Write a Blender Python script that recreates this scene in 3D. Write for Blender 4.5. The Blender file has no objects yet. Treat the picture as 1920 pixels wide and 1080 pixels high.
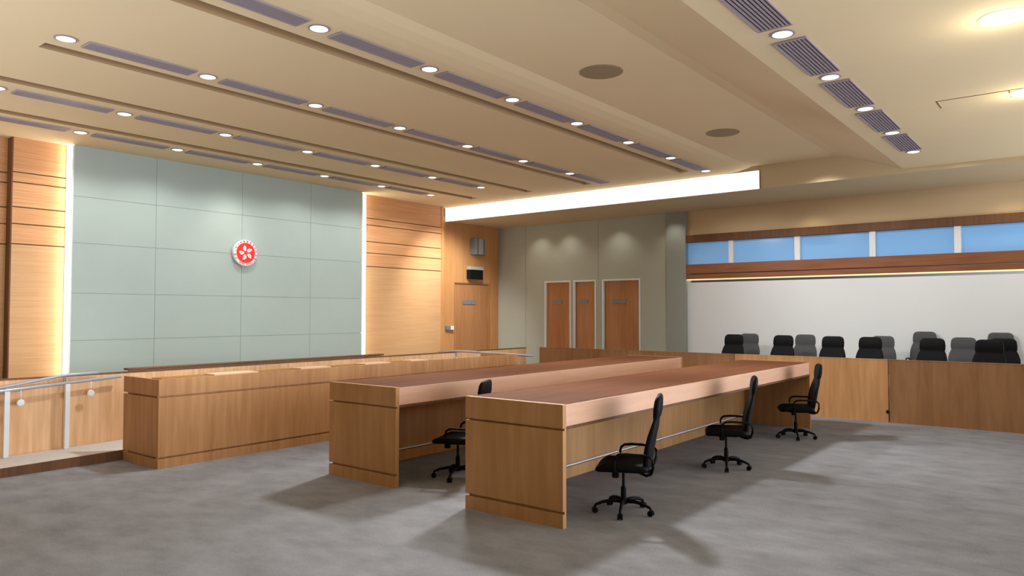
import bpy, bmesh, math, random
from mathutils import Vector, Matrix
random.seed(4)
scene = bpy.context.scene
C = scene.collection
PI = math.pi

# ------------------------------------------------------------------ camera
cam_d = bpy.data.cameras.new('camera')
cam = bpy.data.objects.new('camera', cam_d)
C.objects.link(cam)
YAW, PITCH = math.radians(38.282), math.radians(1.952)
cam.location = (0, 0, 1.8)
cam.rotation_euler = (PI / 2 + PITCH, 0, YAW - PI / 2)
cam_d.sensor_width = 36
cam_d.lens = 1379 * 36 / 1920
cam_d.clip_start = 0.05
scene.camera = cam

def in_frame(p, m=25):
    F = Vector((math.cos(YAW) * math.cos(PITCH), math.sin(YAW) * math.cos(PITCH), math.sin(PITCH)))
    R = Vector((math.sin(YAW), -math.cos(YAW), 0)); U = R.cross(F)
    q = Vector(p) - Vector(cam.location); w = q.dot(F)
    if w < .1: return False
    x, y = 960 + 1379 * q.dot(R) / w, 540 - 1379 * q.dot(U) / w
    return -m < x < 1920 + m and -m < y < 1080 + m

# ------------------------------------------------------------------ materials
def srgb(r, g, b):
    f = lambda c: (c / 255 / 12.92) if c / 255 <= .04045 else ((c / 255 + .055) / 1.055) ** 2.4
    return (f(r), f(g), f(b), 1)

def base_mat(name, col, rough=.6, metal=0, spec=.3):
    m = bpy.data.materials.new(name); m.use_nodes = True
    b = m.node_tree.nodes['Principled BSDF']
    b.inputs['Base Color'].default_value = col
    b.inputs['Roughness'].default_value = rough
    b.inputs['Metallic'].default_value = metal
    b.inputs['Specular IOR Level'].default_value = spec
    return m, m.node_tree, b

def noisy(name, col, amp=.08, scale=(4, 4, 4), rough=.6, metal=0, spec=.3, detail=6, bump=0):
    """plain surface with a faint procedural variation"""
    m, nt, b = base_mat(name, col, rough, metal, spec)
    tc = nt.nodes.new('ShaderNodeTexCoord'); mp = nt.nodes.new('ShaderNodeMapping')
    mp.inputs['Scale'].default_value = scale
    nz = nt.nodes.new('ShaderNodeTexNoise'); nz.inputs['Scale'].default_value = 1; nz.inputs['Detail'].default_value = detail
    rp = nt.nodes.new('ShaderNodeValToRGB')
    lo = [c * (1 - amp) for c in col[:3]] + [1]; hi = [min(1, c * (1 + amp)) for c in col[:3]] + [1]
    rp.color_ramp.elements[0].color = lo; rp.color_ramp.elements[0].position = .3
    rp.color_ramp.elements[1].color = hi; rp.color_ramp.elements[1].position = .7
    L = nt.links.new
    L(tc.outputs['Object'], mp.inputs['Vector']); L(mp.outputs['Vector'], nz.inputs['Vector'])
    L(nz.outputs['Fac'], rp.inputs['Fac']); L(rp.outputs['Color'], b.inputs['Base Color'])
    if bump:
        bp = nt.nodes.new('ShaderNodeBump'); bp.inputs['Strength'].default_value = bump; bp.inputs['Distance'].default_value = .01
        L(nz.outputs['Fac'], bp.inputs['Height']); L(bp.outputs['Normal'], b.inputs['Normal'])
    return m

def wood(name, light, dark, axis='Z', fine=38, blotch=.9, rough=.5, amount=.55):
    """veneer: long fibres along one axis plus broad soft figure"""
    m, nt, b = base_mat(name, light, rough, 0, .25)
    L = nt.links.new
    tc = nt.nodes.new('ShaderNodeTexCoord')
    k = {'X': (1.2, fine, fine), 'Y': (fine, 1.2, fine), 'Z': (fine, fine, 1.2)}[axis]
    mp = nt.nodes.new('ShaderNodeMapping'); mp.inputs['Scale'].default_value = k
    n1 = nt.nodes.new('ShaderNodeTexNoise'); n1.inputs['Scale'].default_value = 1; n1.inputs['Detail'].default_value = 4
    n1.inputs['Distortion'].default_value = .4
    k2 = {'X': (.35, 2.6, 2.6), 'Y': (2.6, .35, 2.6), 'Z': (2.6, 2.6, .35)}[axis]
    mp2 = nt.nodes.new('ShaderNodeMapping'); mp2.inputs['Scale'].default_value = tuple(v * blotch for v in k2)
    n2 = nt.nodes.new('ShaderNodeTexNoise'); n2.inputs['Scale'].default_value = 1; n2.inputs['Detail'].default_value = 3
    mx = nt.nodes.new('ShaderNodeMath'); mx.operation = 'MULTIPLY_ADD'; mx.inputs[1].default_value = amount
    mm = nt.nodes.new('ShaderNodeMath'); mm.operation = 'MULTIPLY'; mm.inputs[1].default_value = 1 - amount
    rp = nt.nodes.new('ShaderNodeValToRGB')
    rp.color_ramp.elements[0].color = dark; rp.color_ramp.elements[0].position = .33
    rp.color_ramp.elements[1].color = light; rp.color_ramp.elements[1].position = .62
    L(tc.outputs['Object'], mp.inputs['Vector']); L(tc.outputs['Object'], mp2.inputs['Vector'])
    L(mp.outputs['Vector'], n1.inputs['Vector']); L(mp2.outputs['Vector'], n2.inputs['Vector'])
    L(n2.outputs['Fac'], mm.inputs[0]); L(n1.outputs['Fac'], mx.inputs[0]); L(mm.outputs[0], mx.inputs[2])
    L(mx.outputs[0], rp.inputs['Fac']); L(rp.outputs['Color'], b.inputs['Base Color'])
    return m

def emis(name, col, strength, base=None):
    m, nt, b = base_mat(name, base or col, .4)
    b.inputs['Emission Color'].default_value = col
    b.inputs['Emission Strength'].default_value = strength
    return m

M = {}
M['ceiling'] = noisy('ceiling_plaster', srgb(226, 202, 160), .02, (.6, .6, .6), .9, 0, .1)
M['recess_light'] = noisy('tan_soffit_paint', srgb(200, 178, 140), .02, (1, 1, 1), .9, 0, .1)  # ceiling tan darkened to put the soffit's shadow into its colour
M['recess'] = noisy('darker_tan_recess_paint', srgb(176, 146, 108), .02, (1, 1, 1), .9, 0, .1)  # shade inside the ceiling slots, put into the colour
M['green'] = noisy('pale_green_wall_panel', srgb(172, 183, 172), .02, (2, 2, 2), .55, 0, .2)
M['green_joint'] = base_mat('panel_joint', srgb(150, 160, 150), .8)[0]
M['wood_wall'] = wood('horizontal_grain_wall_veneer', srgb(208, 163, 115), srgb(197, 149, 100), 'X', 55, 2.2, .55, .75)
M['wood_upper'] = wood('upper_board_veneer', srgb(216, 160, 110), srgb(196, 138, 88), 'X', 55, 2.2, .55, .75)
M['wood_gap'] = base_mat('shadow_gap', srgb(120, 88, 45), .8)[0]
M['wood_door_wall'] = wood('vertical_grain_wall_veneer', srgb(208, 152, 96), srgb(182, 122, 70), 'Z', 34)
M['door_wood'] = wood('door_veneer', srgb(188, 132, 84), srgb(160, 106, 62), 'Z', 30)
M['dado'] = wood('pale_oak_dado', srgb(240, 196, 150), srgb(212, 160, 110), 'Z', 20, 1.4)
M['bench'] = wood('bench_oak', srgb(206, 154, 104), srgb(178, 126, 78), 'Z', 16, 1.3)
M['desk'] = wood('desk_oak', srgb(196, 148, 96), srgb(172, 124, 74), 'Z', 12, 1.0)
M['desk_top'] = wood('desk_top_walnut', srgb(120, 76, 50), srgb(104, 64, 42), 'X', 18, .9, .85)
M['desk_top'].node_tree.nodes['Principled BSDF'].inputs['Specular IOR Level'].default_value = .08
M['apron'] = wood('pink_beech_apron', srgb(226, 180, 148), srgb(212, 164, 130), 'X', 14)
M['dark_wood'] = wood('dark_wood', srgb(120, 80, 48), srgb(92, 58, 34), 'Z', 30)
M['beam_wood'] = wood('red_brown_beam', srgb(150, 98, 66), srgb(120, 74, 48), 'Y', 24, 1, .25)
M['partition'] = wood('partition_veneer', srgb(158, 114, 76), srgb(134, 92, 56), 'Z', 10, .9)
M['ramp'] = noisy('pale_ramp_carpet', srgb(205, 198, 192), .05, (9, 9, 9), .9)
M['white_paint'] = noisy('white_painted_metal', srgb(232, 232, 230), .02, (6, 6, 6), .4)
M['rail'] = noisy('brushed_grey_rail', srgb(178, 180, 186), .04, (8, 8, 8), .35, .3)
M['mustard'] = noisy('mustard_blotter', srgb(168, 118, 30), .05, (9, 9, 9), .7)
M['pale_board'] = noisy('pale_peach_board', srgb(240, 198, 160), .03, (9, 9, 9), .7)
M['leather'] = noisy('black_leather', srgb(13, 13, 14), .2, (30, 30, 30), .6, 0, .12)
M['plastic'] = noisy('black_plastic', srgb(12, 11, 11), .1, (20, 20, 20), .6, 0, .15)
M['grey_fabric'] = noisy('grey_upholstery', srgb(76, 76, 76), .06, (30, 30, 30), .85)
M['grille'] = noisy('mauve_grey_metal', srgb(158, 142, 144), .03, (9, 9, 9), .5)
M['grille_dark'] = base_mat('grille_duct_dark', srgb(52, 42, 46), .8)[0]
M['speaker_disc'] = noisy('bronze_speaker_mesh', srgb(150, 128, 96), .04, (40, 40, 40), .7)
M['grey_metal'] = noisy('grey_plastic', srgb(128, 130, 130), .03, (9, 9, 9), .5)
M['light_grey'] = noisy('light_grey_plastic', srgb(178, 178, 176), .03, (9, 9, 9), .5)
M['black'] = noisy('black_screen', srgb(12, 12, 12), .1, (9, 9, 9), .35)
M['grey_wall'] = noisy('grey_green_plaster', srgb(178, 180, 164), .02, (1, 1, 1), .8)
M['grey_pier'] = noisy('mid_grey_plaster', srgb(150, 152, 142), .02, (1, 1, 1), .8)
M['white_wall'] = noisy('white_glossy_wall_panel', srgb(222, 222, 220), .015, (1, 1, 1), .35, 0, .3)
M['cream_wall'] = noisy('cream_plaster', srgb(206, 178, 138), .02, (1, 1, 1), .85)
M['red'] = base_mat('emblem_red', srgb(236, 44, 22), .4)[0]
M['emblem_white'] = noisy('emblem_white', srgb(238, 232, 232), .01, (9, 9, 9), .4)
M['emblem_pale_red'] = base_mat('emblem_lettering_red', srgb(214, 50, 40), .5)[0]
M['lamp'] = emis('downlight_lens', (.84, .88, 1, 1), .95)
M['slot_light'] = emis('led_strip', (1, .95, .82, 1), 13)
M['lightbox'] = emis('luminous_panel', (1, .99, .97, 1), 1.3)
M['sky_pane'] = emis('blue_daylit_glass', srgb(120, 165, 210), .33, srgb(120, 165, 210))
M['sky_pane'].node_tree.nodes['Principled BSDF'].inputs['Roughness'].default_value = .12
M['warm_slot'] = emis('warm_cove_strip', (1, .6, .25, 1), .9)
M['soft_lamp'] = emis('warm_frosted_lens', (1, .93, .78, 1), .6)

def carpet():
    m, nt, b = base_mat('grey_loop_carpet', srgb(140, 136, 132), .95, 0, .05)
    L = nt.links.new
    tc = nt.nodes.new('ShaderNodeTexCoord')
    n1 = nt.nodes.new('ShaderNodeTexNoise'); n1.inputs['Scale'].default_value = 2.2; n1.inputs['Detail'].default_value = 8; n1.inputs['Roughness'].default_value = .62
    n2 = nt.nodes.new('ShaderNodeTexNoise'); n2.inputs['Scale'].default_value = 60; n2.inputs['Detail'].default_value = 3
    mp = nt.nodes.new('ShaderNodeMapping'); mp.inputs['Scale'].default_value = (1.7, 1, 1); mp.inputs['Rotation'].default_value = (0, 0, .6)
    mx = nt.nodes.new('ShaderNodeMath'); mx.operation = 'MULTIPLY_ADD'; mx.inputs[1].default_value = .3
    m2 = nt.nodes.new('ShaderNodeMath'); m2.operation = 'MULTIPLY'; m2.inputs[1].default_value = .7
    rp = nt.nodes.new('ShaderNodeValToRGB')
    rp.color_ramp.elements[0].color = srgb(128, 128, 131); rp.color_ramp.elements[0].position = .34
    rp.color_ramp.elements[1].color = srgb(154, 154, 158); rp.color_ramp.elements[1].position = .62
    L(tc.outputs['Object'], mp.inputs['Vector']); L(mp.outputs['Vector'], n1.inputs['Vector']); L(tc.outputs['Object'], n2.inputs['Vector'])
    L(n1.outputs['Fac'], m2.inputs[0]); L(n2.outputs['Fac'], mx.inputs[0]); L(m2.outputs[0], mx.inputs[2])
    L(mx.outputs[0], rp.inputs['Fac']); L(rp.outputs['Color'], b.inputs['Base Color'])
    return m
M['carpet'] = carpet()

# ------------------------------------------------------------------ mesh helpers
def bx(bm, x0, x1, y0, y1, z0, z1):
    v = [bm.verts.new(p) for p in ((x0, y0, z0), (x1, y0, z0), (x1, y1, z0), (x0, y1, z0), (x0, y0, z1), (x1, y0, z1), (x1, y1, z1), (x0, y1, z1))]
    for f in ((0, 3, 2, 1), (4, 5, 6, 7), (0, 1, 5, 4), (1, 2, 6, 5), (2, 3, 7, 6), (3, 0, 4, 7)):
        bm.faces.new([v[i] for i in f])

def prism(bm, pts, ax, a, b):
    """closed polygon pts in the plane across axis ax, extruded from a to b"""
    def P(p, t):
        return {'X': (t, p[0], p[1]), 'Y': (p[0], t, p[1]), 'Z': (p[0], p[1], t)}[ax]
    A = [bm.verts.new(P(p, a)) for p in pts]; B = [bm.verts.new(P(p, b)) for p in pts]
    bm.faces.new(A); bm.faces.new(list(reversed(B)))
    n = len(pts)
    for i in range(n):
        bm.faces.new((A[i], B[i], B[(i + 1) % n], A[(i + 1) % n]))

def tube(bm, pts, r, seg=10, radii=None):
    pts = [Vector(p) for p in pts]; rings = []
    up = Vector((0, 0, 1))
    for i, p in enumerate(pts):
        d = (pts[min(i + 1, len(pts) - 1)] - pts[max(i - 1, 0)]).normalized()
        u = d.cross(up)
        if u.length < .05: u = d.cross(Vector((1, 0, 0)))
        u.normalize(); w = u.cross(d)
        rr = radii[i] if radii else r
        rings.append([bm.verts.new(p + (u * math.cos(2 * PI * k / seg) + w * math.sin(2 * PI * k / seg)) * rr) for k in range(seg)])
    for a, b in zip(rings, rings[1:]):
        for k in range(seg):
            f = bm.faces.new((a[k], a[(k + 1) % seg], b[(k + 1) % seg], b[k])); f.smooth = True
    bm.faces.new(rings[0]); bm.faces.new(list(reversed(rings[-1])))

def lathe(bm, prof, seg=24, c=(0, 0, 0), ax='Z'):
    def P(r, h, a):
        x, y = r * math.cos(a), r * math.sin(a)
        q = {'Z': (x, y, h), 'Y': (x, h, y), 'X': (h, x, y)}[ax]
        return (q[0] + c[0], q[1] + c[1], q[2] + c[2])
    rings = [[bm.verts.new(P(r, h, 2 * PI * k / seg)) for k in range(seg)] for r, h in prof]
    for a, b in zip(rings, rings[1:]):
        for k in range(seg):
            bm.faces.new((a[k], a[(k + 1) % seg], b[(k + 1) % seg], b[k]))
    bm.faces.new(rings[0]); bm.faces.new(list(reversed(rings[-1])))

def obj(name, bm, mat, parent=None, bevel=0, smooth=False, sub=0):
    bmesh.ops.recalc_face_normals(bm, faces=bm.faces)
    me = bpy.data.meshes.new(name); bm.to_mesh(me); bm.free()
    if smooth:
        for p in me.polygons: p.use_smooth = True
    for m in (mat if isinstance(mat, (list, tuple)) else [mat]): me.materials.append(m)
    o = bpy.data.objects.new(name, me); C.objects.link(o)
    if parent: o.parent = parent
    if bevel:
        b = o.modifiers.new('bevel', 'BEVEL'); b.width = bevel; b.segments = 2; b.limit_method = 'ANGLE'
    if sub:
        s = o.modifiers.new('sub', 'SUBSURF'); s.levels = sub; s.render_levels = sub
    return o

def boxes(name, lst, mat, parent=None, bevel=0):
    bm = bmesh.new()
    for b in lst: bx(bm, *b)
    return obj(name, bm, mat, parent, bevel)

def struct(o):
    o['kind'] = 'structure'; return o

def tag(o, label, cat, group=None):
    o['label'] = label; o['category'] = cat
    if group: o['group'] = group
    return o

def thing(name, label, cat, loc=(0, 0, 0), rz=0, group=None):
    o = bpy.data.objects.new(name, None); C.objects.link(o)
    o.empty_display_size = .1
    o.location = loc; o.rotation_euler = (0, 0, rz)
    return tag(o, label, cat, group)

def dup(root, loc, rz, label, group=None):
    r = root.copy(); C.objects.link(r); r.location = loc; r.rotation_euler = (0, 0, rz); r['label'] = label
    if group: r['group'] = group
    for ch in list(root.children):
        c = ch.copy(); C.objects.link(c); c.parent = r
        for g in list(ch.children):
            d = g.copy(); C.objects.link(d); d.parent = c
    return r

# ------------------------------------------------------------------ room shell
struct(boxes('floor', [(-2, 19, -1.6, 14.5, -.1, 0)], M['carpet']))

# ceiling: flat plates split by four long recessed slots, a soft fold and a raised/lowered side
H = 4.5
bm = bmesh.new(); bm2 = bmesh.new()
slots = [(6.0, 6.2, -.5), (8.16, 8.35, 2.81), (9.7, 9.9, -.5), (11.3, 11.52, -.5)]
XE = 13.05
ys = 5.55
for (a, b, xs) in slots:
    bx(bm, -.5, 13.76, ys, a, H, H + .14)
    if xs > 0: bx(bm, -.5, xs, a, b, H, H + .14)
    bx(bm, XE, 13.76, a, b, H, H + .14)
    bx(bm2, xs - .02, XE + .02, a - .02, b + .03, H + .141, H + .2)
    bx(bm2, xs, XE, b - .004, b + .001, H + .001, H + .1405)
    ys = b
bx(bm, -.5, 13.76, ys, 13.3, H, H + .14)
prof = [(5.55, H), (5.45, 4.502), (5.3, 4.516), (5.15, 4.545), (5.03, 4.585), (3.55, 4.59), (3.35, 4.545), (2.847, 4.372), (2.45, 4.22), (-1.7, 4.22), (-1.7, 4.85), (5.55, 4.85)]
prism(bm, prof, 'X', -.5, 13.72)
struct(obj('ceiling', bm, M['ceiling']))
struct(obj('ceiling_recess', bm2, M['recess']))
# soffit beyond the luminous fascia
struct(boxes('ceiling_soffit', [(13.80, 18.5, -1.7, 13.2, 4.15, 4.3), (13.722, 13.80, -1.7, 4.85, 4.15, 4.7), (13.795, 13.80, 4.85, 13.1, 4.15, 4.6)], M['recess_light']))

# back wall behind the bench: green panelling proud of the timber
GX0, GX1, GY = 4.85, 10.78, 12.78
bm = bmesh.new()
xs = [GX0, 6.18, 7.83, 9.41, GX1]; zs = [0, .585, 1.36, 2.12, 2.93, 3.68, H]
g = .0035
for i in range(4):
    for k in range(6):
        bx(bm, xs[i] + (g if i else 0), xs[i + 1] - (g if i < 3 else 0), GY, GY + .0055, zs[k] + g, zs[k + 1] - (g if k < 5 else 0))
struct(obj('wall_back', bm, M['green']))
struct(boxes('wall_back', [(GX0 + .0005, GX1 - .0005, GY + .006, GY + .3, 0, H)], M['green_joint']))

def board_wall(x0, x1, y, zt, side):
    """timber boards with narrow dark gaps between"""
    cuts = [0, 2.86, 3.17, 3.43, 3.81, 3.965, zt]
    lst = [(x0, x1, y, y + .05, cuts[k] + (.009 if k else 0), cuts[k + 1] - (.009 if k < 5 else 0)) for k in range(6)]
    struct(boxes('wall_' + side, lst[:1], M['wood_wall']))
    struct(boxes('wall_' + side + '_upper', lst[1:], M['wood_upper']))
    struct(boxes('wall_' + side, [(x0 + .002, x1 - .002, y + .03, y + .15, 0, zt)], M['wood_gap']))
board_wall(4.05, GX0 + .02, 12.92, H, 'back_left')
board_wall(GX1 - .02, 13.47, 12.92, H, 'back_right')
board_wall(-3, 4.04, 13.1, H, 'left_recess')
struct(boxes('trim_1', [(4.03, 4.049, 12.915, 13.14, 0, H)], M['dark_wood']))
struct(boxes('trim_2', [(13.47, 13.56, 12.9, 13.2, 0, 4.49)], M['wood_door_wall']))


# LED strips standing in the slot between green panel and timber
for x0, x1, lab in ((GX0 - .022, GX0 - .002, 'tall glowing white light strip at the left edge of the green wall'),
                    (GX1 + .002, GX1 + .022, 'tall glowing white light strip at the right edge of the green wall')):
    t = thing('light_strip', lab, 'light strip', ((x0 + x1) / 2, 12.82, .6), 0, 'light strips beside the green wall')
    obj('diffuser', (lambda b: (bx(b, -.01, .01, -.037, .099, 0, 3.89), b)[1])(bmesh.new()), M['slot_light'], t)
    sd = -1 if x0 < 6 else 1
    boxes('front_lens', [(-.045, -.012, .082, .0985, 0, 3.89) if sd < 0 else (.012, .22, .09, .0985, 0, 3.89)], M['lightbox'], t)  # glowing band stands in for the overlit timber next to the strip
    boxes('mounting_channel', [(-.013, .013, -.0395, -.0375, 0, 3.89)], M['white_paint'], t)

# luminous fascia
t = thing('light_box', 'long white luminous fascia panel above the left rear door', 'light panel', (13.765, 9, 4.15))
boxes('diffuser', [(-.03, -.01, -4.1, 4.02, .0, .345)], M['lightbox'], t)
boxes('housing', [(-.009, .018, -4.1, 4.02, .0, .345)], M['white_paint'], t)

# door wall
DY = 13.0
bm = bmesh.new()
bx(bm, 13.56, 14.04, DY, DY + .12, 0, 4.15); bx(bm, 15.48, 15.9, DY, DY + .12, 0, 4.15); bx(bm, 14.04, 15.48, DY, DY + .12, 2.62, 4.15)
struct(obj('wall_door_side', bm, M['wood_door_wall']))
d = boxes('door_1', [(14.07, 15.43, DY + .03, DY + .08, 0, 2.58)], M['door_wood']); struct(d)
boxes('door_frame', [(14.04, 14.07, DY - .005, DY + .1, 0, 2.62), (15.43, 15.48, DY - .012, DY + .1, 0, 2.62), (14.07, 15.43, DY - .005, DY + .1, 2.58, 2.62)], M['door_wood'], d, .003)
boxes('door_plate', [(14.41, 14.92, DY + .015, DY + .03, 2.03, 2.14)], M['grey_metal'], d, .003)
t = thing('loudspeaker', 'grey wedge loudspeaker high on the timber wall above the left rear door', 'speaker', (14.92, DY, 3.36))
bm = bmesh.new(); prism(bm, [(-.26, 0), (-.17, -.17), (.17, -.17), (.27, 0)], 'Z', 0, .43); obj('cabinet', bm, M['grey_metal'], t, .008)
boxes('front_grille', [(-.085, .075, -.182, -.17, .01, .42)], M['light_grey'], t, .003)
t = thing('sign_box', 'black sign box with a pale top directly above the left rear door', 'sign', (14.8, DY, 2.7))
boxes('screen', [(-.27, .26, -.12, 0, 0, .25)], M['black'], t, .004)
boxes('housing_top', [(-.27, .26, -.14, 0, .251, .335)], M['light_grey'], t, .004)
t = thing('wall_switch', 'small grey and white switch box on the timber wall left of the door', 'switch', (13.85, DY, 1.37))
boxes('side_plate', [(-.14, .02, -.05, 0, 0, .1)], M['grey_metal'], t, .003)
boxes('rocker', [(.021, .13, -.06, 0, 0, .1)], M['white_paint'], t, .003)

# far wall to the right
RX = 15.85
dz = 2.6
doors = [(10.61, 11.36), (9.85, 10.45), (8.60, 9.59)]
bm = bmesh.new()
ycut = [7.84, 8.56, 9.63, 9.81, 10.49, 10.57, 11.40, 12.05]
for a, b in ((7.84, 8.56), (9.63, 9.81), (10.49, 10.57), (11.40, 12.03)): bx(bm, RX, RX + .15, a, b, 0, dz + .04)
bx(bm, RX, RX + .15, 7.84, 9.735, dz + .04, 4.15); bx(bm, RX, RX + .15, 9.745, 12.03, dz + .04, 4.15)
bx(bm, RX, RX + .15, 12.04, 13.0, 0, 4.15); bx(bm, RX + .05, RX + .2, 7.84, 13, dz + .04, 4.15)
struct(obj('wall_right', bm, M['grey_wall']))
for n, (a, b) in enumerate(doors):
    d = struct(boxes('door_%d' % (n + 2), [(RX + .05, RX + .1, a, b, 0, dz)], M['door_wood']))
    boxes('door_frame', [(RX - .015, RX + .12, a - .04, a, 0, dz + .04), (RX - .015, RX + .12, b, b + .04, 0, dz + .04), (RX - .015, RX + .12, a, b, dz, dz + .04)], M['white_paint'], d, .003)
    w = b - a
    boxes('door_plate', [(RX + .035, RX + .05, a + w * .38, b - w * .22, 2.04, 2.14)], M['grey_metal'], d, .003)
struct(boxes('wall_right_pier', [(RX - .08, RX + .2, 7.345, 7.84, 0, 4.15)], M['grey_pier']))
struct(boxes('wall_right_lower', [(RX, RX + .2, -1.7, 7.345, 0, 2.50)], M['white_wall']))
struct(boxes('wall_right_upper', [(RX, RX + .2, -1.7, 7.345, 3.59, 4.15)], M['cream_wall']))
struct(boxes('trim_3', [(RX - .06, RX + .2, -1.7, 7.345, 3.42, 3.59)], M['dark_wood'], None, .006))
struct(boxes('trim_4', [(RX - .06, RX + .2, -1.7, 7.345, 2.70, 2.915), (RX - .05, RX + .2, -1.7, 7.345, 2.58, 2.685)], M['beam_wood'], None, .008))
t = thing('cove_light', 'thin warm glowing light line under the brown window sill beam', 'light strip', (RX - .02, 2.9, 2.52))
boxes('diffuser', [(-.02, .015, -4.5, 4.44, .03, .055)], M['warm_slot'], t)
boxes('channel', [(-.022, .02, -4.5, 4.44, .056, .062)], M['white_paint'], t)
mull = [7.345, 6.29, 4.855, 3.40, 1.945, .49, -.96, -2.4]
for n in range(5):
    a, b = mull[n + 1] + .055, mull[n] - (.055 if n else 0)
    w = boxes('window_%d' % (n + 1), [(RX + .06, RX + .075, a, b, 2.915, 3.42)], M['sky_pane']); struct(w)
    boxes('window_frame', [(RX - .02, RX + .1, a - .11, a, 2.915, 3.42)], M['white_paint'], w, .003)
struct(boxes('wall_outside', [(RX + .18, RX + .22, -1.7, 7.345, 2.9, 3.45)], M['white_wall']))

# ------------------------------------------------------------------ emblem
t = thing('emblem', 'round red emblem with a white five-petal flower on the green wall', 'emblem', (7.865, GY, 2.95))
bm = bmesh.new(); lathe(bm, [(.235, 0), (.25, -.012), (.25, -.07), (.243, -.08), (.19, -.082), (.001, -.082)], 64, ax='Y'); rim_bm = bm
bm = bmesh.new(); lathe(bm, [(.193, -.0825), (.193, -.088), (.001, -.088)], 64, ax='Y'); obj('red_disc', bm, M['red'], t)
bm = bmesh.new()
def petal_pt(u, v):
    # local: u along the petal, v across, with a curl to one side
    return (u, v + .018 * math.sin(u / .14 * 2.4))
for k in range(5):
    a = math.radians(90 + 6 + 72 * k)
    outline = []
    n = 14
    for i in range(n + 1):
        s = i / n; wdt = .036 * math.sin(PI * s ** .85) ** .8 if 0 < s < 1 else 0
        outline.append((.03 + .118 * s, wdt))
    for i in range(n - 1, 0, -1):
        s = i / n; wdt = .036 * math.sin(PI * s ** .85) ** .8
        outline.append((.03 + .118 * s, -wdt * .85))
    P = []
    for u, v in outline:
        u, v = petal_pt(u, v)
        P.append((u * math.cos(a) - v * math.sin(a), u * math.sin(a) + v * math.cos(a)))
    fr = [bm.verts.new((p[0], -.094, p[1])) for p in P]; bk = [bm.verts.new((p[0], -.0875, p[1])) for p in P]
    bm.faces.new(fr)
    for i in range(len(P)): bm.faces.new((fr[i], fr[(i + 1) % len(P)], bk[(i + 1) % len(P)], bk[i]))
obj('flower', bm, M['emblem_white'], t)
# a small red star and stem line on each petal
for k in range(5):
    a = math.radians(90 + 6 + 72 * k)
    u, v = petal_pt(.095, 0); cx, cz = u * math.cos(a) - v * math.sin(a), u * math.sin(a) + v * math.cos(a)
    bm = bmesh.new(); st = []
    for i in range(10):
        r = .0125 if i % 2 == 0 else .005; b_ = a + PI * i / 5
        st.append(bm.verts.new((cx + r * math.cos(b_), -.0955, cz + r * math.sin(b_))))
    bm.faces.new(st)
    for s in range(5):
        (u0, v0), (u1, v1) = petal_pt(.03 + .011 * s, 0), petal_pt(.03 + .011 * (s + 1), 0)
        q = []
        for (uu, vv) in ((u0, v0 + .0016), (u1, v1 + .0016), (u1, v1 - .0016), (u0, v0 - .0016)):
            q.append(bm.verts.new((uu * math.cos(a) - vv * math.sin(a), -.0955, uu * math.sin(a) + vv * math.cos(a))))
        bm.faces.new(q)
    obj('petal_star', bm, M['red'], t)
def lettering(text, a0, a1, size, parent, flip):
    bmL = bmesh.new(); n = len(text)
    for i, ch in enumerate(text):
        if ch == ' ': continue
        a = a0 + (a1 - a0) * (i / (n - 1))
        cu = bpy.data.curves.new('ch', 'FONT'); cu.body = ch; cu.size = size; cu.align_x = 'CENTER'; cu.align_y = 'CENTER'; cu.extrude = .001
        ob = bpy.data.objects.new('ch', cu); C.objects.link(ob)
        dg = bpy.context.evaluated_depsgraph_get(); me = bpy.data.meshes.new_from_object(ob.evaluated_get(dg))
        rot = (a - PI / 2) if not flip else (a + PI / 2)
        Mx = Matrix.Translation((.218 * math.cos(a), -.0835, .218 * math.sin(a))) @ Matrix.Rotation(-rot, 4, 'Y') @ Matrix.Rotation(PI / 2, 4, 'X')
        me.transform(Mx); bmL.from_mesh(me); bpy.data.objects.remove(ob); bpy.data.meshes.remove(me); bpy.data.curves.remove(cu)
    return bmL
nf = len(rim_bm.faces)
for args in (('\u4e2d\u83ef\u4eba\u6c11\u5171\u548c\u570b\u9999\u6e2f\u7279\u5225\u884c\u653f\u5340', math.radians(208), math.radians(-28), .044, t, False),
             ('HONG KONG', math.radians(236), math.radians(304), .044, t, True)):
    bl = lettering(*args); me_ = bpy.data.meshes.new('tmp'); bl.to_mesh(me_); bl.free(); rim_bm.from_mesh(me_); bpy.data.meshes.remove(me_)
rim_bm.faces.ensure_lookup_table()
for f in rim_bm.faces[nf:]: f.material_index = 1
obj('rim', rim_bm, [M['emblem_white'], M['emblem_pale_red']], t)

# ------------------------------------------------------------------ dado behind the ramp and bench, judges' bench top
struct(boxes('wall_dado', [(-3, 1.55, 10.15, 10.25, 0, 1.0), (1.555, 3.78, 10.15, 10.25, 0, 1.0), (3.785, 6.9, 10.15, 10.25, 0, 1.0), (6.905, 10.0, 10.15, 10.25, 0, 1.0), (10.005, 13.39, 10.15, 10.25, 0, 1.0)], M['dado']))
struct(boxes('trim_5', [(-3, 13.39, 10.145, 10.26, 1.001, 1.016)], M['dark_wood']))
t = thing('judges_bench', 'raised wooden judges\' bench top standing behind the pale oak dado', 'bench', (6.9, 10.6, 0))
boxes('top', [(-2.28, 2.3, -.335, -.2, 1.025, 1.05)], M['dark_wood'], t, .004)
boxes('front_panel', [(-2.25, 2.27, -.3, -.27, 0, 1.025)], M['bench'], t)
boxes('side_panel', [(-2.25, -2.21, -.269, -.2, 0, 1.0)], M['bench'], t)
boxes('side_panel', [(2.23, 2.27, -.269, -.2, 0, 1.0)], M['bench'], t)

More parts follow.
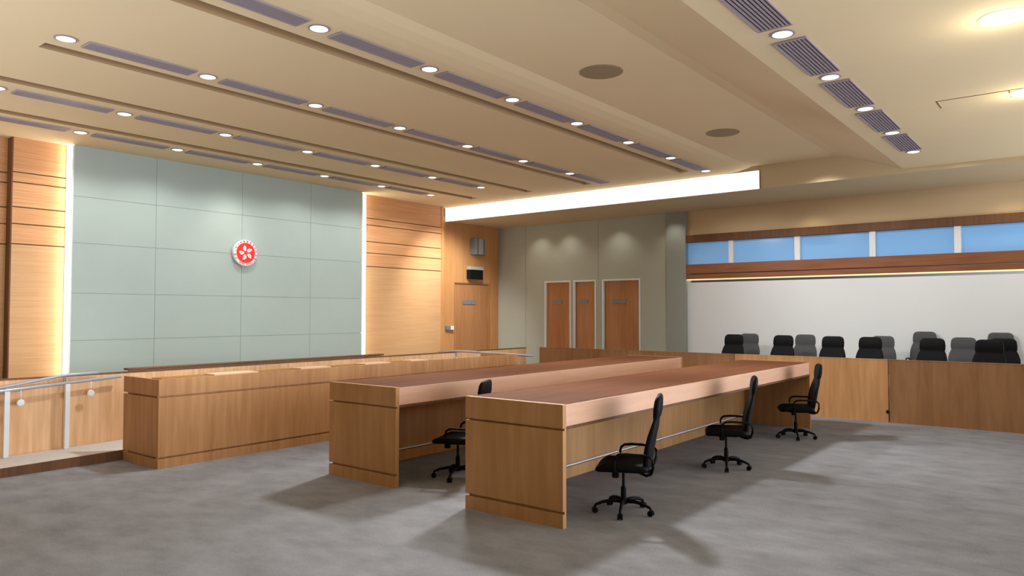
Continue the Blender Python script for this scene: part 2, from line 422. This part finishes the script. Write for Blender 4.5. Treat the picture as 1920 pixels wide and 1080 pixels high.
# ------------------------------------------------------------------ ramp and its rails
t = thing('ramp', 'pale grey carpeted ramp with dark wooden edge left of the long bench', 'ramp', (1, 9.7, 0))
bm = bmesh.new(); prism(bm, [(-3.0, 0), (4.3, 0), (4.3, .135), (-3.0, .024)], 'Y', -.30, .44); obj('surface', bm, M['ramp'], t)
bm = bmesh.new(); prism(bm, [(-3.0, 0), (4.3, 0), (4.3, .139), (-3.0, .028)], 'Y', -.318, -.301); obj('edge_board', bm, M['dark_wood'], t)
rz = lambda x: .026 + (x + 2.0) * .111 / 7.3
t = thing('handrail', 'grey handrail on white posts along the pale ramp', 'handrail', (0, 10.05, 0))
zr = lambda x: .884 + (x - 3.07) * .062
bm = bmesh.new(); tube(bm, [(1.2, 0, zr(1.2)), (4.43, 0, zr(4.43))], .02); obj('lower_rail', bm, M['rail'], t)
bm = bmesh.new(); tube(bm, [(1.2, .05, .74), (2.4, .05, .852), (3.09, .05, .921), (3.70, .05, 1.015), (3.80, .05, 1.027), (4.17, .05, 1.03)], .018); obj('upper_rail', bm, M['rail'], t)
for x in (1.6, 2.40, 3.14, 3.79):
    if x == 2.40: continue
    boxes('post', [(x - .028, x + .028, -.02, .02, rz(x), zr(x) - .01)], M['white_paint'], t, .004)
    bm = bmesh.new(); tube(bm, [(x, .01, zr(x)), (x, .05, zr(x) + .03 + .035 * (x > 3.5))], .012); obj('bracket', bm, M['rail'], t)
for x, dz_ in ((3.28, .165), (4.06, .165)):
    z = zr(x)
    bm = bmesh.new(); tube(bm, [(x, -.01, z - .01), (x, -.012, z - dz_ + .02)], .006); lathe(bm, [(.03, -.012), (.042, -.006), (.042, .006), (.03, .012)], 24, (x, -.012, z - dz_), 'Y')
    obj('hanging_disc', bm, M['white_paint'], t)

t = thing('handrail', 'grey handrail at the right end of the long bench', 'handrail', (11.03, 9.4, 0))
bm = bmesh.new(); tube(bm, [(-.1, 1.15, 1.0), (0, .7, 1.03), (0, .3, 1.03), (0, -1.2, 1.0)], .022); obj('top_rail', bm, M['rail'], t)
for y in (.75, -.25):
    boxes('post', [(-.02, .02, y - .02, y + .02, 0, .91)], M['white_paint'], t, .004)
    boxes('bracket', [(-.01, .01, y - .012, y + .012, .912, 1.01)], M['rail'], t)

# ------------------------------------------------------------------ grooved panel maker (skirt, field, top band with recessed joints)
def grooved(bm, x0, x1, y0, y1, ax, inset=.03, zt=1.03, zg=.82, zs=.115):
    gx, gy = (0, inset) if ax == 'Y' else (inset, 0)
    bx(bm, x0, x1, y0, y1, 0, zs)
    bx(bm, x0 + gx, x1 - gx, y0 + gy, y1 - gy, zs, zs + .018)
    bx(bm, x0, x1, y0, y1, zs + .018, zg - .012)
    bx(bm, x0 + gx, x1 - gx, y0 + gy, y1 - gy, zg - .012, zg + .006)
    bx(bm, x0, x1, y0, y1, zg + .006, zt)

def face_grooved(bm, x0, x1, y0, y1, depth_y, zt=1.03):
    """a long panel along X whose -Y face carries two shadow grooves"""
    bx(bm, x0, x1, y0, y1, 0, .112)
    bx(bm, x0, x1, y0 + depth_y, y1, .112, .133)
    bx(bm, x0, x1, y0, y1, .133, .814)
    bx(bm, x0, x1, y0 + depth_y, y1, .814, .836)
    bx(bm, x0, x1, y0, y1, .836, zt)

# long clerk's bench in front of the dado
t = thing('long_bench', 'long oak clerks\' bench with inlaid top ledge in front of the green wall', 'bench', (4.17, 8.49, 0))
bm = bmesh.new(); face_grooved(bm, 0, 6.75, 0, .04, .03); obj('front_panel', bm, M['bench'], t)
bm = bmesh.new()
def end_grooved(bm, x0, x1, y0, y1, d=.028):
    for z0, z1, dd in ((0, .112, 0), (.112, .133, d), (.133, .814, 0), (.814, .836, d), (.836, 1.028, 0)):
        bx(bm, x0 + dd, x1, y0, y1 - (dd * 2), z0, z1)
end_grooved(bm, 0, .04, .041, .88); obj('end_panel', bm, M['bench'], t)
boxes('end_panel', [(6.71, 6.75, .041, .88, 0, 1.028)], M['bench'], t)
boxes('ledge', [(.06, 4.6, .041, .33, .99, 1.024)], M['dark_wood'], t, .003)
boxes('ledge_shelf', [(.06, 6.7, .28, .6, .74, .78)], M['bench'], t)
cells = [(4.25, 4.85, 4.88, 5.50), (5.55, 6.12, 6.15, 6.66), (6.74, 7.25, 7.29, 7.80), (7.84, 8.20, 8.22, 8.62)]
ordn = ['first', 'second', 'third', 'fourth']
for i, (a, b, c_, d_) in enumerate(cells):
    o = boxes('blotter_pad', [(a - .02 , b, 8.54, 8.79, 1.0245, 1.034)], M['mustard'], None, .002)
    tag(o, 'mustard desk pad on the long bench ledge, %s from the left' % ordn[i], 'desk pad', 'mustard pads on the bench ledge')
    o = boxes('writing_board', [(c_, d_, 8.54, 8.79, 1.0245, 1.042)], M['pale_board'], None, .002)
    tag(o, 'pale peach writing board on the long bench ledge, %s from the left' % ordn[i], 'board', 'pale boards on the bench ledge')

# counsel desks
def make_desk(x0, x1, y0, y1, label, name='counsel_desk'):
    t = thing(name, label, 'desk', (x0, y0, 0), 0, 'counsel desks in the well of the court')
    W, D = x1 - x0, y1 - y0
    for s, nm in ((0, 'left'), (1, 'right')):
        bm = bmesh.new(); a = 0 if s == 0 else W - .05
        for z0, z1, n_ in ((0, .118, 0), (.118, .142, 1), (.142, .812, 0), (.812, .832, 1), (.832, 1.03, 0)):
            # the joints are cut back from the outer face and from the rear edge
            if n_: bx(bm, a + (.025 if s == 0 else 0), a + .05 - (.025 if s else 0), .0, D - .055, z0, z1)
            else: bx(bm, a, a + .05, 0, D, z0, z1)
        obj('end_panel', bm, M['desk'], t)
    boxes('top', [(.051, W - .051, .022, D - .001, .99, 1.027)], M['desk_top'], t, .002)
    boxes('apron', [(.051, W - .051, .004, .021, .845, 1.024)], M['apron'], t)
    boxes('apron_edge', [(.051, W - .051, .002, .025, .818, .844)], M['dark_wood'], t)
    boxes('back_panel', [(.051, W - .051, D - .045, D - .005, .15, .989)], M['desk'], t)
    boxes('skirting', [(.051, W - .051, D - .06, D - .004, 0, .118)], M['desk'], t)
    boxes('rail_strip', [(.051, W - .051, D - .075, D - .006, .132, .149)], M['white_paint'], t, .002)  # white stands in for light caught on the skirting's top ledge
    boxes('groove_strip', [(.051, W - .051, D - .04, D - .006, .1185, .1315)], M['dark_wood'], t)
    return t
make_desk(5.24, 12.0, 5.665, 6.745, 'oak counsel desk in the middle, between the long bench and the nearest desk')
make_desk(5.12, 12.0, 3.50, 4.59, 'nearest oak counsel desk with three black chairs along its open side')

# ------------------------------------------------------------------ office chairs
def rounded_slab(bm, sx, sy, z0, z1, r=.06, n=5, taper=0, crown=0):
    pts = []
    for cx, cy, a0 in ((sx - r, sy - r, 0), (-sx + r, sy - r, 90), (-sx + r, -sy + r, 180), (sx - r, -sy + r, 270)):
        for i in range(n + 1):
            a = math.radians(a0 + 90 * i / n); pts.append((cx + r * math.cos(a), cy + r * math.sin(a)))
    rings = []
    h = z1 - z0
    for f, z in ((.9, z0), (.98, z0 + h * .15), (1, z0 + h * .5), (.985, z0 + h * .8), (.93, z1 - h * .02), (.7, z1 + crown)):
        ring = []
        for x, y in pts:
            # waterfall front edge (front is +Y)
            dzz = -.035 * max(0, (y / sy - .55) / .45) ** 2 if z > z0 + h * .4 else -.012 * max(0, (y / sy - .55) / .45) ** 2
            ring.append(bm.verts.new((x * f, y * f, z + dzz)))
        rings.append(ring)
    m = len(pts)
    for a, b in zip(rings, rings[1:]):
        for k in range(m): bm.faces.new((a[k], a[(k + 1) % m], b[(k + 1) % m], b[k]))
    bm.faces.new(rings[0]); bm.faces.new(list(reversed(rings[-1])))

def make_chair(label, upholstery, group, loc, rz):
    t = thing('office_chair', label, 'chair', loc, rz, group)   # front is local +Y
    bm = bmesh.new(); rounded_slab(bm, .245, .235, .40, .468, .07, 5, crown=.004); obj('seat', bm, upholstery, t, smooth=True)
    # backrest swept section by section: (z, y centre, half width, half thickness)
    secs = [(.41, -.215, .15, .022), (.45, -.222, .21, .032), (.52, -.232, .235, .036), (.62, -.248, .24, .038), (.72, -.27, .235, .034),
            (.80, -.292, .215, .03), (.845, -.302, .195, .024), (.865, -.306, .19, .022), (.885, -.31, .198, .03), (.95, -.318, .20, .037), (1.02, -.325, .19, .034), (1.055, -.33, .165, .026), (1.07, -.332, .12, .012)]
    bm = bmesh.new(); rings = []
    n = 24
    for z, y, hw, ht in secs:
        ring = []
        for k in range(n):
            a = 2 * PI * k / n; c_, s_ = math.cos(a), math.sin(a)
            X = hw * math.copysign(abs(c_) ** .55, c_); Y = ht * math.copysign(abs(s_) ** .6, s_)
            ring.append(bm.verts.new((X, y + Y + .35 * X * X, z)))
        rings.append(ring)
    for a, b in zip(rings, rings[1:]):
        for k in range(n): bm.faces.new((a[k], a[(k + 1) % n], b[(k + 1) % n], b[k]))
    bm.faces.new(rings[0]); bm.faces.new(list(reversed(rings[-1])))
    obj('backrest', bm, upholstery, t, smooth=True)
    for s in (-1, 1):
        x = .262 * s
        pts = [(x * .8, .03, .405), (x, .05, .415), (x, .055, .50), (x, .045, .54), (x, .015, .562), (x, -.05, .57), (x, -.18, .567), (x * .98, -.245, .56), (x * .96, -.278, .53), (x * .94, -.28, .46), (x * .88, -.26, .40), (x * .8, -.22, .382), (x * .5, -.16, .385)]
        bm = bmesh.new(); tube(bm, pts, .0125, 8); obj('armrest', bm, M['plastic'], t)
    bm = bmesh.new(); bx(bm, -.10, .10, -.12, .1, .372, .402); bx(bm, -.03, .03, -.27, -.1, .365, .392); bx(bm, -.22, -.17, .02, .08, .35, .4); bx(bm, .16, .2, -.03, .03, .36, .4)
    obj('tilt_mechanism', bm, M['plastic'], t, .008)
    bm = bmesh.new(); lathe(bm, [(.013, .2), (.013, .375)], 14); lathe(bm, [(.026, .075), (.024, .22), (.018, .235), (.013, .236)], 16)
    obj('gas_column', bm, M['plastic'], t)
    bm = bmesh.new(); lathe(bm, [(.03, .075), (.042, .085), (.042, .115), (.028, .125)], 18); obj('hub', bm, M['plastic'], t)
    for k in range(5):
        a = math.radians(35 + 72 * k)
        u = Vector((math.cos(a), math.sin(a), 0))
        bm = bmesh.new(); tube(bm, [u * .03 + Vector((0, 0, .103)), u * .11 + Vector((0, 0, .108)), u * .19 + Vector((0, 0, .096)), u * .25 + Vector((0, 0, .074)), u * .264 + Vector((0, 0, .058))], .016, 8, [.019, .017, .015, .013, .011])
        leg = obj('leg', bm, M['plastic'], t)
        w = Vector((-u.y, u.x, 0)); bm = bmesh.new()
        cpt = u * .262 + Vector((0, 0, .027))
        for s in (-1, 1):
            pts = [cpt + w * (.006 * s), cpt + w * (.022 * s)]
            tube(bm, pts, .026, 14)
        tube(bm, [cpt - w * .008, cpt + w * .008], .016, 10)
        tube(bm, [cpt + Vector((0, 0, .005)), cpt + Vector((0, 0, .036))], .008, 8)
        obj('caster', bm, M['plastic'], leg)
    return t
FA = math.radians(114 - 90)
floor_group = 'black office chairs at the counsel desks'
chair = make_chair('black swivel office chair at the near left end of the nearest desk', M['leather'], floor_group, (5.90, 3.37, 0), FA)
dup(chair, (6.01, 5.50, 0), FA, 'black swivel office chair at the middle desk, partly hidden behind the nearest desk')
dup(chair, (8.315, 3.385, 0), FA, 'black swivel office chair at the middle of the nearest desk')
dup(chair, (10.92, 3.40, 0), FA, 'black swivel office chair at the far right end of the nearest desk')

# ------------------------------------------------------------------ gallery partition and gallery seats
PX = 13.4
struct(boxes('floor', [(PX + .1, 15.84, -1.6, 8.6, 0.001, .3), (15.17, 15.84, -1.6, 8.6, .3, .38)], M['carpet']))
t = thing('gallery_partition', 'long low wooden gallery partition right of the gate seam', 'partition', (PX, 2.66, 0))
boxes('panel', [(0, .06, -4.2, 0, 0, 1.02)], M['partition'], t)
boxes('cap_rail', [(-.004, .066, -4.2, 0, 1.021, 1.035)], M['partition'], t, .003)
t = thing('gallery_gate', 'low wooden gallery gate panel behind the far right office chair', 'gate', (PX, 2.675, 0))
boxes('panel', [(0, .06, 0, 2.6, 0, 1.02)], M['bench'], t)
boxes('cap_rail', [(-.004, .066, 0, 2.6, 1.021, 1.035)], M['bench'], t, .003)
boxes('latch', [(-.03, -.001, .0, .03, .15, .2)], M['plastic'], t, .003)
t = thing('gallery_partition', 'low wooden gallery partition left of the gate, below the far doors', 'partition', (PX, 5.29, 0))
boxes('panel', [(0, .06, 0, 4.5, 0, 1.02)], M['partition'], t)
boxes('cap_rail', [(-.004, .066, 0, 4.5, 1.021, 1.035)], M['partition'], t, .003)

labs = ['black gallery chair behind the partition, first from the left in the front row', 'black gallery chair behind the partition, second from the left in the front row',
        'black gallery chair behind the partition, third from the left in the front row', 'black gallery chair behind the partition, fourth from the left in the front row',
        'black gallery chair behind the partition, fifth from the left in the front row', 'black gallery chair overlapped by the rightmost black one', 'rightmost black gallery chair behind the partition']
gal = [(14.2, 5.74), (14.2, 4.76), (14.1, 3.80), (14.1, 3.18), (14.0, 2.19), (13.80, 1.33), (14.62, 1.17)]
for (x, y), l in zip(gal, labs):
    dup(chair, (x, y, .3), PI / 2 + random.uniform(-.12, .12), l, 'black gallery chairs behind the partition')
g0 = make_chair('grey gallery chair standing alone between black ones against the white wall', M['grey_fabric'], 'grey gallery chairs in the rear row', (14.84, 1.80, .3), PI / 2)
dup(g0, (15.43, 1.30, .38), PI / 2, 'grey gallery chair showing only its top above two overlapping black chairs at far right')
dup(g0, (15.43, 2.5, .38), PI / 2, 'grey gallery chair peeking over the fifth black chair of the front row')
dup(g0, (14.84, 3.10, .3), PI / 2, 'grey gallery chair between the fourth and fifth black chairs of the front row')
dup(g0, (14.95, 4.54, .3), PI / 2, 'grey gallery chair between the second and third black chairs of the front row')
dup(g0, (14.95, 5.68, .3), PI / 2, 'leftmost grey gallery chair, beside the leftmost black one')

# ------------------------------------------------------------------ ceiling fittings
def make_downlight():
    t = thing('downlight', '', 'ceiling light')
    bm = bmesh.new(); lathe(bm, [(.085, -.001), (.105, -.003), (.105, -.008), (.086, -.010)], 28); obj('trim_ring', bm, M['grille'], t)
    bm = bmesh.new(); lathe(bm, [(.084, -.004), (.084, -.011), (.06, -.018), (.001, -.021)], 28); obj('lens', bm, M['lamp'], t, smooth=False)
    return t
def make_grille(w):
    t = thing('air_grille', '', 'air vent')
    bm = bmesh.new(); bx(bm, 0, 1.12, -w / 2, w / 2, -.004, -.001); obj('duct_opening', bm, M['grille_dark'], t)
    bm = bmesh.new(); n = 8; p = w / n
    for i in range(n): bx(bm, .012, 1.108, -w / 2 + p * i + p * .55, -w / 2 + p * (i + 1), -.016, -.005)
    obj('slats', bm, M['grille'], t)
    bm = bmesh.new(); f = .012
    bx(bm, 0, f, -w / 2, w / 2, -.018, -.0045); bx(bm, 1.12 - f, 1.12, -w / 2, w / 2, -.018, -.0045)
    bx(bm, 0, 1.12, -w / 2 - f, -w / 2, -.018, -.001); bx(bm, 0, 1.12, w / 2, w / 2 + f, -.018, -.001)
    obj('frame', bm, M['grille'], t)
    return t
ORD = ['first', 'second', 'third', 'fourth', 'fifth', 'sixth', 'seventh', 'eighth', 'ninth', 'tenth']
rows = [('row nearest the green wall', 11.8, H, .12, 9, .2, 0),
        ('second row from the green wall', 10.24, H, .06, 9, .2, 1),
        ('third row from the green wall', 7.87, H, 2.89, 7, .2, 2),
        ('fourth row from the green wall', 5.7, H, -.17, 10, .2, 3),
        ('right-hand row', 2.06, 4.22, .47, 9, .27, 4)]
first_d = first_g = {}
protoD = None; protoG = {}
lamps = []
for rn, y, z, x0, cnt, w, ri in rows:
    nd = ng = 0
    for k in range(cnt):
        x = x0 + 1.48 * k
        if ri == 3 and x > 13.3 or ri < 2 and x > 12.3: continue
        if in_frame((x, y, z)):
            l = 'round white downlight, %s from left in the %s' % (ORD[nd], rn); nd += 1
            if protoD is None:
                protoD = make_downlight(); d = protoD
            else:
                d = dup(protoD, (0, 0, 0), 0, '')
            d['label'] = l; d['group'] = 'downlights in the ' + rn; d.location = (x, y, z)
            lamps.append((ri, x, y, z))
        if (in_frame((x + .2, y, z), 10) or in_frame((x + 1.3, y, z), 10)) and x + 1.3 < 13.4 and not (ri < 2 and x > 11.5):
            l = 'grey air grille, %s from left in the %s' % (ORD[ng], rn); ng += 1
            if w not in protoG:
                protoG[w] = make_grille(w); gq = protoG[w]
            else:
                gq = dup(protoG[w], (0, 0, 0), 0, '')
            gq['label'] = l; gq['group'] = 'air grilles in the ' + rn; gq.location = (x + .18, y, z)
for (x, y, l) in ((7.24, 4.40, 'dark round ceiling speaker, the nearer of two on the flat ceiling band'), (10.87, 4.43, 'dark round ceiling speaker, the farther of two on the flat ceiling band')):
    bm = bmesh.new(); lathe(bm, [(.25, 0), (.25, -.006), (.24, -.01), (.001, -.012)], 40, (0, 0, 0))
    o = obj('ceiling_speaker', bm, M['speaker_disc']); o.location = (x, y, 4.586); tag(o, l, 'ceiling speaker', 'dark round ceiling speakers')
# soft lamps and hatch in the lower right ceiling
for (x, y, l) in ((7.15, .52, 'warm glowing ceiling lamp at the upper right corner'), (9.75, .5, 'warm glowing ceiling lamp beside the access hatch at right')):
    t = thing('ceiling_lamp', l, 'ceiling light', (x, y, 4.22), 0, 'warm lamps in the right-hand ceiling')
    bm = bmesh.new(); lathe(bm, [(.17, 0), (.17, -.006), (.15, -.014), (.001, -.03)], 36); obj('lens', bm, M['soft_lamp'], t, smooth=True)
    bm = bmesh.new(); lathe(bm, [(.172, 0), (.185, 0), (.185, -.004), (.172, -.005)], 36); obj('rim', bm, M['ceiling'], t)
    pl = bpy.data.lights.new('lamp_light', 'POINT'); pl.energy = 9; pl.shadow_soft_size = .1; pl.color = (1, .92, .74)
    po = bpy.data.objects.new('lamp_light', pl); C.objects.link(po); po.location = (x, y, 4.22 - .2)  # unseen point light under the lens, added to spread glow over the ceiling
for (x0, y0, x1, y1, l) in ((9.55, .66, 10.0, 1.36, 'square ceiling access hatch outlined by a thin dark seam, far right'),):
    t = thing('access_hatch', l, 'hatch', (x0, y0, 4.22))
    W, D = x1 - x0, y1 - y0; f = .012
    boxes('seam', [(-.0, f, -1.2, D, -.004, -.001), (0, .35, D - f, D, -.004, -.001), (0, .32, 0, f, -.004, -.001)], M['dark_wood'], t)
    boxes('panel', [(f, W, f, D - f, -.003, -.001)], M['ceiling'], t)

# ------------------------------------------------------------------ light
WC, WX, WY, WB = (.86, .94, 1.08, 1), 8.6, 10.6, 1.1
w = bpy.data.worlds.new('world'); scene.world = w; w.use_nodes = True
bg = w.node_tree.nodes['Background']; bg.inputs['Color'].default_value = WC
wn = w.node_tree; tcw = wn.nodes.new('ShaderNodeTexCoord'); sep = wn.nodes.new('ShaderNodeSeparateXYZ')
wn.links.new(tcw.outputs['Generated'], sep.inputs[0])
def mth(op, a, b=None, c=None, clamp=False):
    n = wn.nodes.new('ShaderNodeMath'); n.operation = op; n.use_clamp = clamp
    for i, v in enumerate((a, b, c)):
        if v is None: continue
        if hasattr(v, 'links'): wn.links.new(v, n.inputs[i])
        else: n.inputs[i].default_value = v
    return n.outputs[0]
# added directional world light: upward for the ceiling, from right-behind for vertical faces
neg_x = mth('MULTIPLY', sep.outputs[0], -1, clamp=True)
below = mth('MULTIPLY_ADD', sep.outputs[2], -4, -1.0, clamp=True)
level = mth('SUBTRACT', 1.0, mth('MULTIPLY', mth('ABSOLUTE', sep.outputs[2]), 2.2), clamp=True)
up_light = mth('MULTIPLY', below, mth('MULTIPLY_ADD', neg_x, WX, WB))
toward = mth('MULTIPLY_ADD', sep.outputs[0], .5, mth('MULTIPLY', sep.outputs[1], -.87), clamp=True)
side_light = mth('MULTIPLY', mth('MULTIPLY', mth('POWER', toward, 4.0), level), WY)
wn.links.new(mth('ADD', mth('ADD', up_light, side_light), .05), bg.inputs['Strength'])

def spot(x, y, z, energy, size=150, blend=.6, r=.08, col=(.95, .98, 1), rot=(0, 0, 0)):
    l = bpy.data.lights.new('lamp_light', 'SPOT'); l.energy = energy; l.spot_size = math.radians(size); l.spot_blend = blend; l.shadow_soft_size = r; l.color = col
    o = bpy.data.objects.new('lamp_light', l); C.objects.link(o); o.location = (x, y, z - .04); o.rotation_euler = rot
    return o
def aim(x, y, z, tx, ty, tz, e, size, blend, r):
    d = Vector((tx - x, ty - y, tz - z)); q = d.to_track_quat('-Z', 'Y').to_euler()
    return spot(x, y, z, e, size, blend, r, rot=q)
for ri, x, y, z in lamps:
    if ri == 0: spot(x, y, z, 60, 150, .5, .08)
    if ri == 1: aim(x, y, z, x + .3, 13.2, 0.9, 78 if x > 10 else 38 if x > 5 else 60, 100, .9, .1)
    if ri == 2 and x > 5: aim(x, y, z, x + (-2.2 if x < 7 else -.6 if x < 8 else .2), 11.0, 0.5, 620 if x < 7 else 300 if x < 8 else 230, 72, .9, .1)
    if ri == 3 and (x < 8 or x > 10): aim(x, y, z, x, 8.5, .3, 75, 62, 1, .1)
    if ri == 4: spot(x, y, z, 15, 140, .5, .08)
# extra beams added at two downlights to spread floor light and shape desk shadows
for (x, y) in ((8.71, 5.7), (8.81, 7.87)):
    aim(x, y, H, 2.7, 2.2 if y < 6 else 5.8, 0, 1500 if y < 6 else 1250, 66, 1, .28)
    aim(x, y, H, 7.5, y - 4.5, 0, 600, 100, 1, .28)
    aim(x, y, H, 13.0, y - 4, 0, 900, 90, 1, .28)
    aim(x, y, H, x, y, 0, 120, 150, 1, .12)
# the fitting above the emblem washes the wall
spot(7.52, 11.8, H, 42, 66, .9, .05, (1, .97, .88), (math.radians(32), 0, 0))
for y in (11.5, 10.6, 9.1, 7.6): spot(15.45, y, 4.17, 18, 110, .8, .05, (1, .97, .88))
for x in (13.4, 14.4): aim(x - .5, 11.2, H - .02, x + .3, 13, 1.7, 620, 85, .9, .1)  # unseen spots without fittings, added to brighten the door wall
for y in (-.5, 1.6, 3.7, 5.8): aim(13.0, y, 4.24, 15.85, y, 1.3, 175, 95, .9, .1)  # unseen spots added over the gallery to brighten the white wall
for y in (1.1, 4.5): spot(15.4, y, 4.17, 14, 120, .8, .05, (1, .85, .6))

scene.view_settings.view_transform = 'Standard'
scene.view_settings.look = 'None'
scene.view_settings.gamma = 1
scene.view_settings.use_curve_mapping = False
scene.view_settings.exposure = 0
scene.cycles.use_denoising = True
scene.cycles.max_bounces = 8
scene.cycles.sample_clamp_indirect = 4
